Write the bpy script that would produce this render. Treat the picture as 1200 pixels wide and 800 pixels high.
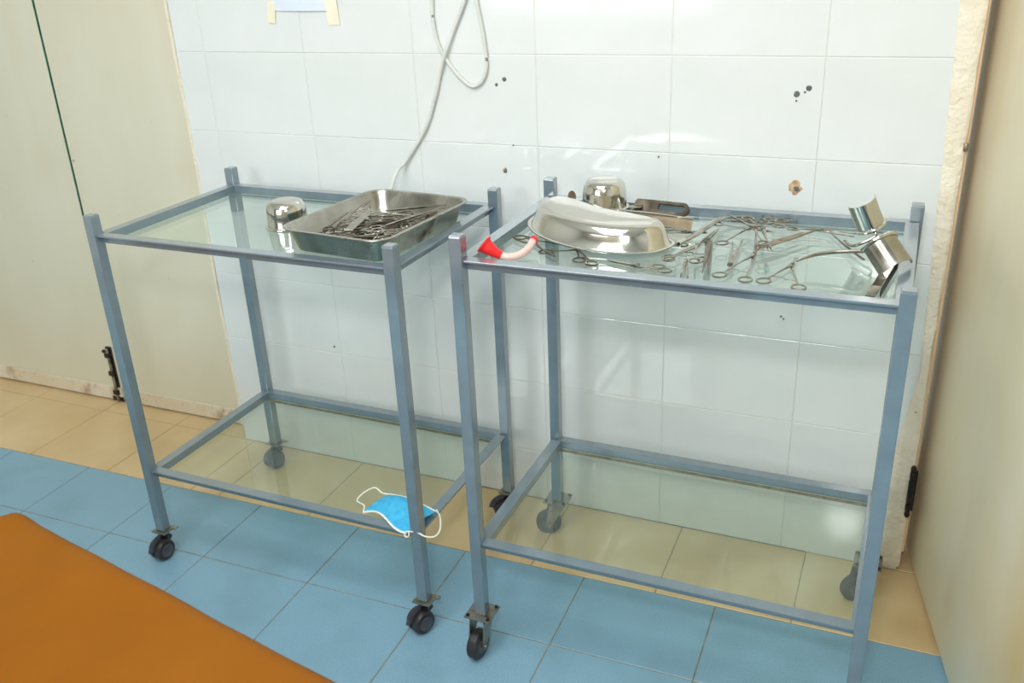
import bpy, bmesh, math, random
from mathutils import Vector, Matrix, noise

for o in list(bpy.data.objects):
    bpy.data.objects.remove(o)
SC = bpy.context.scene
COL = SC.collection
PI = math.pi
random.seed(7)

# ------------------------------------------------------------------ camera
cam_d = bpy.data.cameras.new('camera')
cam = bpy.data.objects.new('camera', cam_d)
COL.objects.link(cam)
Rv = Vector((0.91927485, 0.39153459, -0.04042785))
Uv = Vector((-0.12378548, 0.38506477, 0.91455031))
Fv = Vector((-0.37364542, 0.83571872, -0.40244666))
CAM = Vector((0.7712, -1.91482, 1.36988))
m = Matrix((Rv, Uv, -Fv)).transposed().to_4x4()
m.translation = CAM
cam.matrix_world = m
cam_d.sensor_fit = 'HORIZONTAL'
cam_d.sensor_width = 36.0
cam_d.lens = 1076.76 / 1200.0 * 36.0
cam_d.clip_start = 0.02
cam_d.dof.use_dof = True
cam_d.dof.focus_distance = 1.75
cam_d.dof.aperture_fstop = 6.3
SC.camera = cam

# ------------------------------------------------------------------ light and exposure
SC.view_settings.view_transform = 'Standard'
SC.view_settings.look = 'None'
SC.view_settings.gamma = 1.0
SC.view_settings.use_curve_mapping = False
SC.view_settings.exposure = -0.04

world = bpy.data.worlds.new('world')
SC.world = world
world.use_nodes = True
world.node_tree.nodes['Background'].inputs[0].default_value = (0.9, 0.95, 1.0, 1)
world.node_tree.nodes['Background'].inputs[1].default_value = 0.6

def area(name, loc, target, size, size_y, watts, color, shape='RECTANGLE'):
    d = bpy.data.lights.new(name, 'AREA')
    d.shape = shape
    d.size = size
    if shape in ('RECTANGLE', 'ELLIPSE'):
        d.size_y = size_y
    d.energy = watts
    d.color = color
    o = bpy.data.objects.new(name, d)
    COL.objects.link(o)
    o.location = loc
    o.rotation_euler = (Vector(target) - Vector(loc)).to_track_quat('-Z', 'Y').to_euler()
    return o

# photographer's flash just above the camera, and the room's two ceiling lamps
area('flash_light', (0.69, -2.02, 1.74), (0.0, 0.0, 0.70), 0.16, 0.16, 13.5, (1.0, 0.985, 0.96), 'DISK')
LAMPS = [(-0.05, -1.45), (-0.05, -2.55)]
for i, (lx, ly) in enumerate(LAMPS):
    area('ceiling_lamp_light', (lx, ly, 2.60), (lx, ly, 0), 1.25, 0.7, (25, 18)[i], (0.98, 0.99, 1.0))
# soft frontal fill, placed at an added, unseen window behind the camera
area('window_fill_light', (-0.95, -3.22, 1.52), (-0.95, 0, 0.7), 1.3, 1.1, 24, (0.94, 0.98, 1.0))

# ------------------------------------------------------------------ materials
def lin(c):
    return tuple(((v / 255) / 12.92 if v / 255 <= 0.04045 else ((v / 255 + 0.055) / 1.055) ** 2.4) for v in c) + (1,)

def new_mat(name):
    mt = bpy.data.materials.new(name)
    mt.use_nodes = True
    nt = mt.node_tree
    b = nt.nodes['Principled BSDF']
    return mt, nt, b

def N(nt, t, **kw):
    n = nt.nodes.new(t)
    for k, v in kw.items():
        if k in n.inputs.keys():
            n.inputs[k].default_value = v
        else:
            setattr(n, k, v)
    return n

def noise_mat(name, c1, c2, scale=8, rough=0.5, metal=0.0, bump=0.0, bscale=40, contrast=(0.35, 0.65),
              detail=5, stretch=None, rough2=None, coat=0.0, spec=0.5, extra=None):
    mt, nt, b = new_mat(name)
    tc = N(nt, 'ShaderNodeTexCoord')
    src = tc.outputs['Object']
    if stretch:
        mp = N(nt, 'ShaderNodeMapping')
        mp.inputs['Scale'].default_value = stretch
        nt.links.new(src, mp.inputs[0])
        src = mp.outputs[0]
    nz = N(nt, 'ShaderNodeTexNoise', Scale=scale, Detail=detail)
    nt.links.new(src, nz.inputs['Vector'])
    rp = N(nt, 'ShaderNodeValToRGB')
    rp.color_ramp.elements[0].position = contrast[0]
    rp.color_ramp.elements[1].position = contrast[1]
    rp.color_ramp.elements[0].color = lin(c1)
    rp.color_ramp.elements[1].color = lin(c2)
    nt.links.new(nz.outputs['Fac'], rp.inputs[0])
    colour = rp.outputs[0]
    if extra:                                   # (colour, noise scale, threshold): specks, chips and stains
        for (ec, es, t0, t1) in extra:
            n2 = N(nt, 'ShaderNodeTexNoise', Scale=es, Detail=4)
            nt.links.new(src, n2.inputs['Vector'])
            r2 = N(nt, 'ShaderNodeValToRGB')
            r2.color_ramp.elements[0].position = t0
            r2.color_ramp.elements[1].position = t1
            nt.links.new(n2.outputs['Fac'], r2.inputs[0])
            mx = N(nt, 'ShaderNodeMix', data_type='RGBA')
            nt.links.new(r2.outputs[0], mx.inputs[0])
            nt.links.new(colour, mx.inputs[6])
            mx.inputs[7].default_value = lin(ec)
            colour = mx.outputs[2]
    nt.links.new(colour, b.inputs['Base Color'])
    b.inputs['Roughness'].default_value = rough
    b.inputs['Metallic'].default_value = metal
    b.inputs['Specular IOR Level'].default_value = spec
    if coat:
        b.inputs['Coat Weight'].default_value = coat
        b.inputs['Coat Roughness'].default_value = 0.05
    if name == 'grey_blue_frame_paint':
        b.inputs['Coat IOR'].default_value = 2.2
        b.inputs['Coat Roughness'].default_value = 0.12
    if rough2 is not None:
        mr = N(nt, 'ShaderNodeMapRange')
        mr.inputs['To Min'].default_value = rough
        mr.inputs['To Max'].default_value = rough2
        mr.inputs['From Min'].default_value = 0.3
        mr.inputs['From Max'].default_value = 0.7
        nt.links.new(nz.outputs['Fac'], mr.inputs[0])
        nt.links.new(mr.outputs[0], b.inputs['Roughness'])
    if bump:
        nb = N(nt, 'ShaderNodeTexNoise', Scale=bscale, Detail=4)
        nt.links.new(src, nb.inputs['Vector'])
        bp = N(nt, 'ShaderNodeBump', Strength=bump, Distance=0.01)
        nt.links.new(nb.outputs['Fac'], bp.inputs['Height'])
        nt.links.new(bp.outputs[0], b.inputs['Normal'])
    return mt

M = {}
M['tile'] = noise_mat('white_glazed_tile', (219, 224, 222), (225, 229, 228), 5, 0.07, bump=0.02, bscale=6, coat=0.3)
M['grout'] = noise_mat('wall_grout', (205, 206, 198), (218, 218, 212), 30, 0.8)
M['paint_white'] = noise_mat('white_wall_paint', (225, 225, 216), (232, 232, 225), 4, 0.7)
M['paint_dim'] = noise_mat('beige_wall_paint', (176, 168, 148), (186, 178, 160), 4, 0.7)
M['ceiling'] = noise_mat('ceiling_paint', (238, 238, 234), (243, 243, 240), 3, 0.8)
M['cream'] = noise_mat('cream_door_paint', (212, 207, 182), (222, 219, 200), 2.2, 0.42, bump=0.05, bscale=14, stretch=(1, 1, 0.45),
                       extra=[((212, 194, 152), 1.8, 0.55, 0.8), ((150, 135, 105), 60, 0.74, 0.78)])
M['cream_right'] = noise_mat('cream_leaf_paint', (214, 203, 168), (224, 216, 190), 2.6, 0.45, bump=0.06, bscale=12, stretch=(1, 1, 0.4),
                             extra=[((205, 178, 120), 2.2, 0.52, 0.8), ((140, 125, 100), 55, 0.75, 0.79)])
M['kick'] = noise_mat('scuffed_white_strip', (214, 200, 170), (226, 218, 200), 9, 0.55, bump=0.2, bscale=30,
                      extra=[((170, 146, 112), 12, 0.55, 0.8), ((105, 85, 60), 80, 0.66, 0.76)])
M['plaster'] = noise_mat('rough_cream_plaster', (228, 218, 196), (238, 231, 214), 18, 0.8, bump=0.6, bscale=70,
                         extra=[((130, 105, 80), 40, 0.72, 0.76)])
M['peach'] = noise_mat('peach_edge_paint', (222, 184, 146), (230, 198, 164), 12, 0.7, extra=[((110, 70, 45), 30, 0.66, 0.7)])
M['green_edge'] = noise_mat('green_edge_paint', (60, 130, 105), (95, 160, 130), 30, 0.5)
M['yellow_tile'] = noise_mat('sand_floor_tile', (206, 178, 132), (216, 190, 146), 5, 0.28, bump=0.02, bscale=40,
                             extra=[((190, 158, 110), 3, 0.56, 0.8), ((120, 95, 60), 120, 0.77, 0.8)])
M['blue_tile'] = noise_mat('blue_floor_tile', (118, 158, 180), (136, 176, 197), 420, 0.33, bump=0.03, bscale=300, detail=2,
                           extra=[((112, 146, 162), 5, 0.5, 0.9)])
M['floor_grout'] = noise_mat('dark_floor_grout', (120, 110, 86), (152, 140, 112), 30, 0.85)
M['frame'] = noise_mat('grey_blue_frame_paint', (100, 117, 127), (108, 126, 136), 25, 0.28, bump=0.04, bscale=90, coat=1.0,
                       extra=[((60, 66, 74), 110, 0.74, 0.77)])
M['weld'] = noise_mat('rusty_putty', (112, 88, 58), (150, 130, 90), 60, 0.7, bump=0.3, bscale=120)
M['steel'] = noise_mat('polished_steel', (204, 200, 190), (218, 215, 208), 6, 0.07, 1.0, rough2=0.15)
M['steel_dull'] = noise_mat('smudged_steel', (150, 146, 134), (192, 187, 177), 14, 0.10, 1.0, rough2=0.36, bump=0.05, bscale=20,
                            extra=[((96, 80, 56), 14, 0.60, 0.76)])
M['steel_inst'] = noise_mat('instrument_steel', (134, 128, 116), (182, 176, 164), 60, 0.14, 1.0, rough2=0.26,
                            extra=[((120, 96, 72), 45, 0.70, 0.8)])
M['steel_dark'] = noise_mat('dark_worn_steel', (92, 84, 74), (134, 124, 110), 40, 0.3, 1.0, rough2=0.45)
M['steel_brown'] = noise_mat('brown_stained_steel', (136, 120, 98), (164, 150, 128), 40, 0.4, 0.8)
M['zinc'] = noise_mat('zinc_plate', (130, 128, 118), (168, 164, 152), 40, 0.4, 0.9, extra=[((104, 72, 44), 60, 0.6, 0.7)])
M['rubber'] = noise_mat('black_rubber', (30, 28, 30), (52, 48, 50), 30, 0.45)
M['hub'] = noise_mat('grey_plastic_hub', (62, 63, 68), (84, 86, 92), 40, 0.4)
M['tread'] = noise_mat('worn_tread', (88, 82, 74), (120, 112, 100), 30, 0.6)
M['black_metal'] = noise_mat('black_metal', (22, 18, 18), (44, 38, 36), 30, 0.3, 0.3)
M['vinyl'] = noise_mat('orange_brown_vinyl', (116, 67, 5), (128, 76, 8), 4, 0.5, spec=0.14, bump=0.3, bscale=7, stretch=(1, 0.6, 1))
M['vinyl_side'] = M['vinyl']
M['mask_blue'] = noise_mat('blue_mask_fabric', (52, 170, 222), (74, 190, 235), 60, 0.8, bump=0.1, bscale=300)
M['mask_white'] = noise_mat('white_elastic', (236, 232, 220), (244, 242, 234), 60, 0.8)
M['cable'] = noise_mat('white_cable', (206, 208, 202), (218, 220, 214), 20, 0.45)
M['paper'] = noise_mat('pale_paper', (212, 222, 236), (222, 230, 242), 8, 0.8)
M['tape'] = noise_mat('masking_tape', (232, 226, 200), (240, 234, 212), 20, 0.6)
M['red'] = noise_mat('red_rubber', (222, 30, 34), (236, 44, 44), 20, 0.35)
M['hole'] = noise_mat('dark_drill_hole', (92, 94, 96), (110, 110, 110), 60, 0.9)
M['rust'] = noise_mat('rust_stain', (160, 116, 78), (206, 178, 144), 90, 0.9)
M['lamp_body'] = noise_mat('white_lamp_metal', (235, 235, 232), (240, 240, 238), 8, 0.5)

mt, nt, b = new_mat('milky_rubber_tube')
b.inputs['Base Color'].default_value = lin((246, 214, 208))
b.inputs['Roughness'].default_value = 0.3
b.inputs['Transmission Weight'].default_value = 0.25
b.inputs['Subsurface Weight'].default_value = 0.2
M['milky'] = mt

mt, nt, b = new_mat('lamp_tube_glow')
b.inputs['Emission Color'].default_value = (1, 0.98, 0.95, 1)
b.inputs['Emission Strength'].default_value = 6
M['tube_glow'] = mt

mt, nt, b = new_mat('glowing_fill_pane')  # emissive pane of the added window, there for fill and reflections
b.inputs['Emission Color'].default_value = (0.93, 0.97, 1, 1)
b.inputs['Emission Strength'].default_value = 2.0
M['fill_pane'] = mt

def glass_mat(name, tint, dust):
    mt = bpy.data.materials.new(name)
    mt.use_nodes = True
    nt = mt.node_tree
    nt.nodes.clear()
    out = N(nt, 'ShaderNodeOutputMaterial')
    tr = N(nt, 'ShaderNodeBsdfTransparent')
    tr.inputs[0].default_value = tint
    gl = N(nt, 'ShaderNodeBsdfGlossy')
    gl.inputs['Roughness'].default_value = 0.015
    gl.inputs['Color'].default_value = (0.97, 1, 0.98, 1)
    df = N(nt, 'ShaderNodeBsdfDiffuse')
    df.inputs[0].default_value = (0.62, 0.72, 0.66, 1)
    lw = N(nt, 'ShaderNodeLayerWeight')
    lw.inputs[0].default_value = 0.5
    pw = N(nt, 'ShaderNodeMath', operation='POWER')
    pw.inputs[1].default_value = 5
    nt.links.new(lw.outputs['Facing'], pw.inputs[0])
    ml = N(nt, 'ShaderNodeMath', operation='MULTIPLY_ADD')
    ml.inputs[1].default_value = 0.95
    ml.inputs[2].default_value = 0.045
    nt.links.new(pw.outputs[0], ml.inputs[0])
    tc = N(nt, 'ShaderNodeTexCoord')
    nz = N(nt, 'ShaderNodeTexNoise', Scale=7, Detail=6)
    nt.links.new(tc.outputs['Object'], nz.inputs['Vector'])
    dm = N(nt, 'ShaderNodeMapRange')
    dm.inputs['From Min'].default_value = 0.35
    dm.inputs['From Max'].default_value = 0.75
    dm.inputs['To Min'].default_value = dust * 0.4
    dm.inputs['To Max'].default_value = dust * 1.6
    nt.links.new(nz.outputs['Fac'], dm.inputs[0])
    m1 = N(nt, 'ShaderNodeMixShader')
    nt.links.new(dm.outputs[0], m1.inputs[0])
    nt.links.new(tr.outputs[0], m1.inputs[1])
    nt.links.new(df.outputs[0], m1.inputs[2])
    m2 = N(nt, 'ShaderNodeMixShader')
    nt.links.new(ml.outputs[0], m2.inputs[0])
    nt.links.new(m1.outputs[0], m2.inputs[1])
    nt.links.new(gl.outputs[0], m2.inputs[2])
    nt.links.new(m2.outputs[0], out.inputs[0])
    return mt

M['glass'] = glass_mat('green_tinted_glass', (0.92, 0.965, 0.94, 1), 0.05)

# ------------------------------------------------------------------ mesh helpers
def link(name, me, mat, parent=None, smooth=False):
    o = bpy.data.objects.new(name, me)
    COL.objects.link(o)
    if mat is not None and not me.materials:
        me.materials.append(M[mat])
    if smooth:
        for p in me.polygons:
            p.use_smooth = True
        try:
            me.set_sharp_from_angle(angle=math.radians(40))
        except Exception:
            pass
    if parent:
        o.parent = parent
    return o

def mesh_of(name, V, F):
    me = bpy.data.meshes.new(name)
    me.from_pydata([tuple(v) for v in V], [], F)
    me.validate()
    me.update()
    return me

def obj(name, VF, mat, parent=None, smooth=False):
    return link(name, mesh_of(name, *VF), mat, parent, smooth)

def join(*parts):
    V, F = [], []
    for v, f in parts:
        n = len(V)
        V += list(v)
        F += [tuple(i + n for i in q) for q in f]
    return V, F

def xf(VF, mat):
    return [mat @ Vector(v) for v in VF[0]], VF[1]

def box(cx, cy, cz, sx, sy, sz, bev=0.0):
    bm = bmesh.new()
    bmesh.ops.create_cube(bm, size=1)
    for v in bm.verts:
        v.co = Vector((cx + v.co.x * sx, cy + v.co.y * sy, cz + v.co.z * sz))
    if bev:
        bmesh.ops.bevel(bm, geom=list(bm.edges), offset=bev, segments=2, profile=0.6, affect='EDGES')
    bm.verts.index_update()
    V = [v.co.copy() for v in bm.verts]
    F = [tuple(v.index for v in f.verts) for f in bm.faces]
    bm.free()
    return V, F

def bx(x0, x1, y0, y1, z0, z1, bev=0.0):
    return box((x0 + x1) / 2, (y0 + y1) / 2, (z0 + z1) / 2, x1 - x0, y1 - y0, z1 - z0, bev)

def catmull(P, n=6):
    P = [Vector(p) for p in P]
    if len(P) < 3:
        return P
    out = []
    for i in range(len(P) - 1):
        p0 = P[i - 1] if i else P[i] * 2 - P[i + 1]
        p1, p2 = P[i], P[i + 1]
        p3 = P[i + 2] if i + 2 < len(P) else P[i + 1] * 2 - P[i]
        for k in range(n):
            t = k / n
            out.append(0.5 * ((2 * p1) + (p2 - p0) * t + (2 * p0 - 5 * p1 + 4 * p2 - p3) * t * t + (3 * p1 - p0 - 3 * p2 + p3) * t ** 3))
    out.append(P[-1])
    return out

def sweep(P, rw, rt=None, sides=8, up=(0, 0, 1), closed=False):
    """rw half width (number or list), rt half thickness along up"""
    P = [Vector(p) for p in P]
    n = len(P)
    W = rw if isinstance(rw, (list, tuple)) else [rw] * n
    if rt is None:
        T = W
    else:
        T = rt if isinstance(rt, (list, tuple)) else [rt] * n
    if len(W) != n:
        W = [W[min(int(i / (n - 1) * (len(W) - 1)), len(W) - 2)] * (1 - (i / (n - 1) * (len(W) - 1)) % 1 if i < n - 1 else 0) +
             W[min(int(i / (n - 1) * (len(W) - 1)) + 1, len(W) - 1)] * ((i / (n - 1) * (len(W) - 1)) % 1 if i < n - 1 else 1) for i in range(n)]
    if len(T) != n:
        T = [T[min(int(i / (n - 1) * (len(T) - 1)), len(T) - 2)] * (1 - (i / (n - 1) * (len(T) - 1)) % 1 if i < n - 1 else 0) +
             T[min(int(i / (n - 1) * (len(T) - 1)) + 1, len(T) - 1)] * ((i / (n - 1) * (len(T) - 1)) % 1 if i < n - 1 else 1) for i in range(n)]
    V, F = [], []
    up = Vector(up)
    for i, p in enumerate(P):
        a = P[(i - 1) % n] if (closed or i) else p
        c = P[(i + 1) % n] if (closed or i < n - 1) else p
        t = (c - a).normalized()
        s = t.cross(up)
        if s.length < 1e-4:
            s = t.cross(Vector((1, 0, 0)))
        s.normalize()
        u = s.cross(t).normalized()
        for k in range(sides):
            an = 2 * PI * (k + 0.5) / sides
            V.append(p + s * math.cos(an) * W[i] + u * math.sin(an) * T[i])
    m_ = n if closed else n - 1
    for i in range(m_):
        for k in range(sides):
            a, b_ = i * sides + k, i * sides + (k + 1) % sides
            j = ((i + 1) % n) * sides
            F.append((a, j + k, j + (k + 1) % sides, b_))
    if not closed:
        F.append(tuple(range(sides)))
        F.append(tuple(reversed(range((n - 1) * sides, n * sides))))
    return V, F

def lathe(profile, seg=32, axis=None):
    V, F = [], []
    n = len(profile)
    for r, z in profile:
        for k in range(seg):
            a = 2 * PI * k / seg
            V.append(Vector((r * math.cos(a), r * math.sin(a), z)))
    for i in range(n - 1):
        for k in range(seg):
            F.append((i * seg + k, i * seg + (k + 1) % seg, (i + 1) * seg + (k + 1) % seg, (i + 1) * seg + k))
    if profile[0][0] > 1e-6:
        F.append(tuple(reversed(range(seg))))
    if profile[-1][0] > 1e-6:
        F.append(tuple(range((n - 1) * seg, n * seg)))
    return V, F

def loft(loops, cap0=True, cap1=True):
    V, F = [], []
    n = len(loops[0])
    for L in loops:
        V += [Vector(p) for p in L]
    for i in range(len(loops) - 1):
        for k in range(n):
            F.append((i * n + k, i * n + (k + 1) % n, (i + 1) * n + (k + 1) % n, (i + 1) * n + k))
    if cap0:
        F.append(tuple(reversed(range(n))))
    if cap1:
        F.append(tuple(range((len(loops) - 1) * n, len(loops) * n)))
    return V, F

def ring(c, r, tube, seg=20, sides=6, squash=1.0, rot=0.0):
    P = [(c[0] + r * squash * math.cos(a) * math.cos(rot) - r * math.sin(a) * math.sin(rot),
          c[1] + r * squash * math.cos(a) * math.sin(rot) + r * math.sin(a) * math.cos(rot), c[2]) for a in [2 * PI * k / seg for k in range(seg)]]
    return sweep(P, tube, tube * 0.8, sides, closed=True)

def cyl(c, r, h, axis='Z', seg=16):
    prof = [(r * 0.9, -h / 2), (r, -h / 2 + h * 0.08), (r, h / 2 - h * 0.08), (r * 0.9, h / 2)]
    VF = lathe(prof, seg)
    R = {'Z': Matrix.Identity(4), 'X': Matrix.Rotation(PI / 2, 4, 'Y'), 'Y': Matrix.Rotation(-PI / 2, 4, 'X')}[axis]
    return xf(VF, Matrix.Translation(c) @ R)

def empty(name, loc, rz=0.0):
    o = bpy.data.objects.new(name, None)
    COL.objects.link(o)
    o.empty_display_size = 0.02
    o.location = loc
    o.rotation_euler = (0, 0, rz)
    return o

def tag(o, label, cat, group=None):
    o['label'] = label
    o['category'] = cat
    if group:
        o['group'] = group
    return o

def struct(o):
    o['kind'] = 'structure'
    return o

# ------------------------------------------------------------------ the room
XL, XR, YF, ZC = -2.75, 1.95, -3.3, 2.7

# floor with its tiles
GA = 0.01304
def fl(u, v):   # floor grid: u along the colour seam, v towards the camera
    return (-1.62954 + math.cos(GA) * u + math.sin(GA) * v, -0.29471 + math.sin(GA) * u - math.cos(GA) * v)
floor = struct(obj('floor', bx(XL, XR, YF, 0.6, -0.08, -0.0016), 'floor_grout'))

def quad_tile(name, P, mat, parent, top=0.0, th=0.010, gap=0.0012, ch=0.0012):
    c = Vector((sum(p[0] for p in P) / 4, sum(p[1] for p in P) / 4, 0))
    def ins(d, z):
        out = []
        for i in range(4):
            p, a, b_ = Vector(P[i]).to_2d(), Vector(P[i - 1]).to_2d(), Vector(P[(i + 1) % 4]).to_2d()
            e1, e2 = (a - p).normalized(), (b_ - p).normalized()
            q = p + (e1 + e2) * d
            out.append((q.x, q.y, z))
        return out
    VF = loft([ins(gap, top - th), ins(gap, top - ch), ins(gap + ch, top)], True, True)
    return obj(name, VF, mat, parent)

US = [k * 0.30401 for k in range(-4, 13)]
vs = [0.0, 0.23569] + [0.23569 + 0.304 * k for k in range(1, 10)]
for i in range(len(US) - 1):
    for j in range(len(vs) - 1):
        P = [fl(US[i], vs[j + 1]), fl(US[i + 1], vs[j + 1]), fl(US[i + 1], vs[j]), fl(US[i], vs[j])]
        if max(p[0] for p in P) > XR or min(p[0] for p in P) < XL or min(p[1] for p in P) < YF:
            continue
        quad_tile('floor_tile', P, 'blue_tile', floor, top=random.uniform(-0.0004, 0.0002))
def seam_y(x):
    return -0.29471 + math.tan(GA) * (x + 1.62954)
yx = [-2.47, -2.17, -1.866, -1.565, -1.262, -0.957, -0.861, -0.571, -0.25, 0.06, 0.361, 0.659, 0.96, 1.26, 1.56, 1.86]
for i in range(len(yx) - 1):
    a, b_ = yx[i], yx[i + 1]
    quad_tile('floor_tile', [(a, seam_y(a)), (b_, seam_y(b_)), (b_, 0.0), (a, 0.0)], 'yellow_tile', floor, top=random.uniform(-0.0003, 0.0002))
    if b_ <= -0.95 or a >= 0.6:
        quad_tile('floor_tile', [(a, 0.0), (b_, 0.0), (b_, 0.29), (a, 0.29)], 'yellow_tile', floor)

# tiled back wall
TH, TW, ZR0 = 0.19859, 0.30, 1.13557
wall = struct(obj('wall_back', bx(-0.990, 0.858, 0.0012, 0.062, 0, ZC), 'grout'))
zs = [0.0] + [ZR0 - TH * k for k in range(5, -6, -1)]
xs = [-0.990, -0.9, -0.6, -0.3, 0.0, 0.3, 0.6, 0.858]
WT = {}
shared = {}
for i in range(len(xs) - 1):
    for j in range(len(zs) - 1):
        w, h = xs[i + 1] - xs[i], zs[j + 1] - zs[j]
        key = (round(w, 4), round(h, 4))
        if key not in shared:
            g, ch = 0.0006, 0.0012
            def rect(d, y):
                return [(-w / 2 + d, y, -h / 2 + d), (w / 2 - d, y, -h / 2 + d), (w / 2 - d, y, h / 2 - d), (-w / 2 + d, y, h / 2 - d)]
            me = mesh_of('wall_tile', *loft([rect(g, 0.008), rect(g, ch * 0.8), rect(g + ch, 0.0)]))
            shared[key] = me
        o = link('wall_tile', shared[key], 'tile', wall)
        o.location = ((xs[i] + xs[i + 1]) / 2, random.uniform(-0.0005, 0.0003), (zs[j] + zs[j + 1]) / 2)
        o.rotation_euler = (random.uniform(-1, 1) * 0.0012, 0, random.uniform(-1, 1) * 0.0012)
        WT[(i, j)] = o
obj('plain_upper_wall', bx(-0.990, 0.858, -0.002, 0.006, zs[-1] + 0.002, ZC), 'paint_white', wall)

def blob(cx, cz, r, y, n=14, jag=0.1, th=0.002, seed=1):
    rnd = random.Random(seed)
    L = []
    rr = [r * (1 + rnd.uniform(-jag, jag)) for _ in range(n)]
    for yy, s in ((0.002, 1.0), (y, 1.0), (y - th * 0.4, 0.7)):
        L.append([(cx + rr[k] * s * math.cos(2 * PI * k / n), yy, cz + rr[k] * s * math.sin(2 * PI * k / n)) for k in range(n)])
    return loft(L)
for q, (hx, hz, hr) in enumerate([(-0.095, 1.071, 0.0036), (-0.075, 1.083, 0.005), (0.551, 1.065, 0.0058), (0.573, 1.077, 0.0055),
                                  (-0.060, 0.938, 0.0018), (0.556, 0.594, 0.0022), (0.562, 0.589, 0.0018), (0.551, 1.052, 0.002), (0.566, 1.069, 0.002),
                                  (0.277, 0.928, 0.002), (-0.62, 0.36, 0.003)]):
    obj('drill_hole', blob(hx, hz, hr, -0.0012, seed=q + 3), 'hole', wall)
for (hx, hz, r1, r2, sd) in [(-0.083, 0.880, 0.0062, 0.0042, 31), (0.563, 0.878, 0.0135, 0.0055, 37)]:
    o = obj('rusty_plug_hole', blob(hx, hz, r1, -0.0012, jag=0.35, seed=sd), 'rust', wall)
    obj('hole_centre', blob(hx + 0.002, hz - 0.001, r2, -0.0024, jag=0.4, seed=sd + 1), 'hole', o)

# left end of the tiled wall: thin plaster bead
tr = struct(obj('trim_2', sweep([(-0.988 - 0.006 + 0.003 * math.sin(z * 9), 0.030, z) for z in [k * 0.05 for k in range(1, 54)]], 0.010, 0.034, 8, up=(0, 1, 0)), 'plaster', smooth=True))

# door casing strip of rough plaster on the right
def jamb():
    nz, nx = 110, 7
    V, F = [], []
    for a in range(nz + 1):
        z = 0.012 + (2.1 - 0.012) * a / nz
        xl = (0.8435 - 0.0345 * (z - 0.5) if z > 0.5 else 0.8435 - 0.030 * min(1, (0.5 - z) / 0.25)) + 0.0022 * noise.noise((0, 0, z * 9)) + 0.001 * noise.noise((3, 0, z * 40))
        xr = 0.8635 + 0.0016 * noise.noise((5, 1, z * 12))
        row = []
        for k in range(nx):
            t = k / (nx - 1)
            x = xl + (xr - xl) * t
            y = -0.0065 + 0.0016 * noise.noise((x * 60, 2, z * 45)) + (0.004 if k in (0, nx - 1) else 0)
            row.append(Vector((x, y, z + (0.012 * noise.noise((x * 50, 7, 1)) if a == 0 else 0))))
        row.append(Vector((xr + 0.002, 0.020, z)))
        row.append(Vector((xr + 0.002, 0.100, z)))
        row.append(Vector((xl, 0.100, z)))
        row.append(Vector((xl, 0.003, z)))
        V += row
    n = nx + 4
    for a in range(nz):
        for k in range(n):
            F.append((a * n + k, a * n + (k + 1) % n, (a + 1) * n + (k + 1) % n, (a + 1) * n + k))
    F.append(tuple(reversed(range(n))))
    F.append(tuple(range(nz * n, nz * n + n)))
    return V, F
jo = struct(obj('trim_1', jamb(), 'plaster', smooth=True))
obj('door_stop_edge', bx(0.8605, 0.8690, 0.004, 0.055, 0.05, 2.1, 0.002), 'peach', jo)

# right door leaf, opened towards the camera
LA = math.atan2(-0.98, 0.20)
leaf = empty('door_2', (0.8745, 0.100, 0.0), LA)
struct(leaf)
obj('door_panel', bx(0, 0.775, 0.0, 0.038, 0.010, 2.08, 0.003), 'cream_right', leaf)
obj('edge_strip', bx(0.775, 0.779, 0.002, 0.036, 0.010, 2.08, 0.001), 'paint_white', leaf)
hg = empty('hinge', (0.8625, -0.010, 0.0))
hg.parent = jo
for z0, z1 in ((0.168, 0.187), (0.189, 0.248), (0.250, 0.270)):
    obj('hinge_knuckle', xf(lathe([(0.0055, 0), (0.0062, 0.002), (0.0062, z1 - z0 - 0.002), (0.0055, z1 - z0)], 14), Matrix.Translation((0, 0, z0))), 'black_metal', hg, True)
for zc in (0.160, 0.276):
    obj('hinge_finial', xf(lathe([(0.0, -0.008), (0.004, -0.0065), (0.006, -0.002), (0.0062, 0.003), (0.004, 0.0075), (0.0, 0.009)], 14), Matrix.Translation((0, 0, zc))), 'black_metal', hg, True)
obj('hinge_plate', bx(0.002, 0.010, 0.003, 0.012, 0.168, 0.268), 'black_metal', hg)
h2 = empty('hinge', (0.8645, -0.004, 0.0))
h2.parent = jo
obj('hinge_knuckle', xf(lathe([(0.004, 0), (0.0046, 0.001), (0.0046, 0.014), (0.004, 0.015)], 12), Matrix.Translation((0, 0, 0.968))), 'steel_brown', h2, True)

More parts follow.
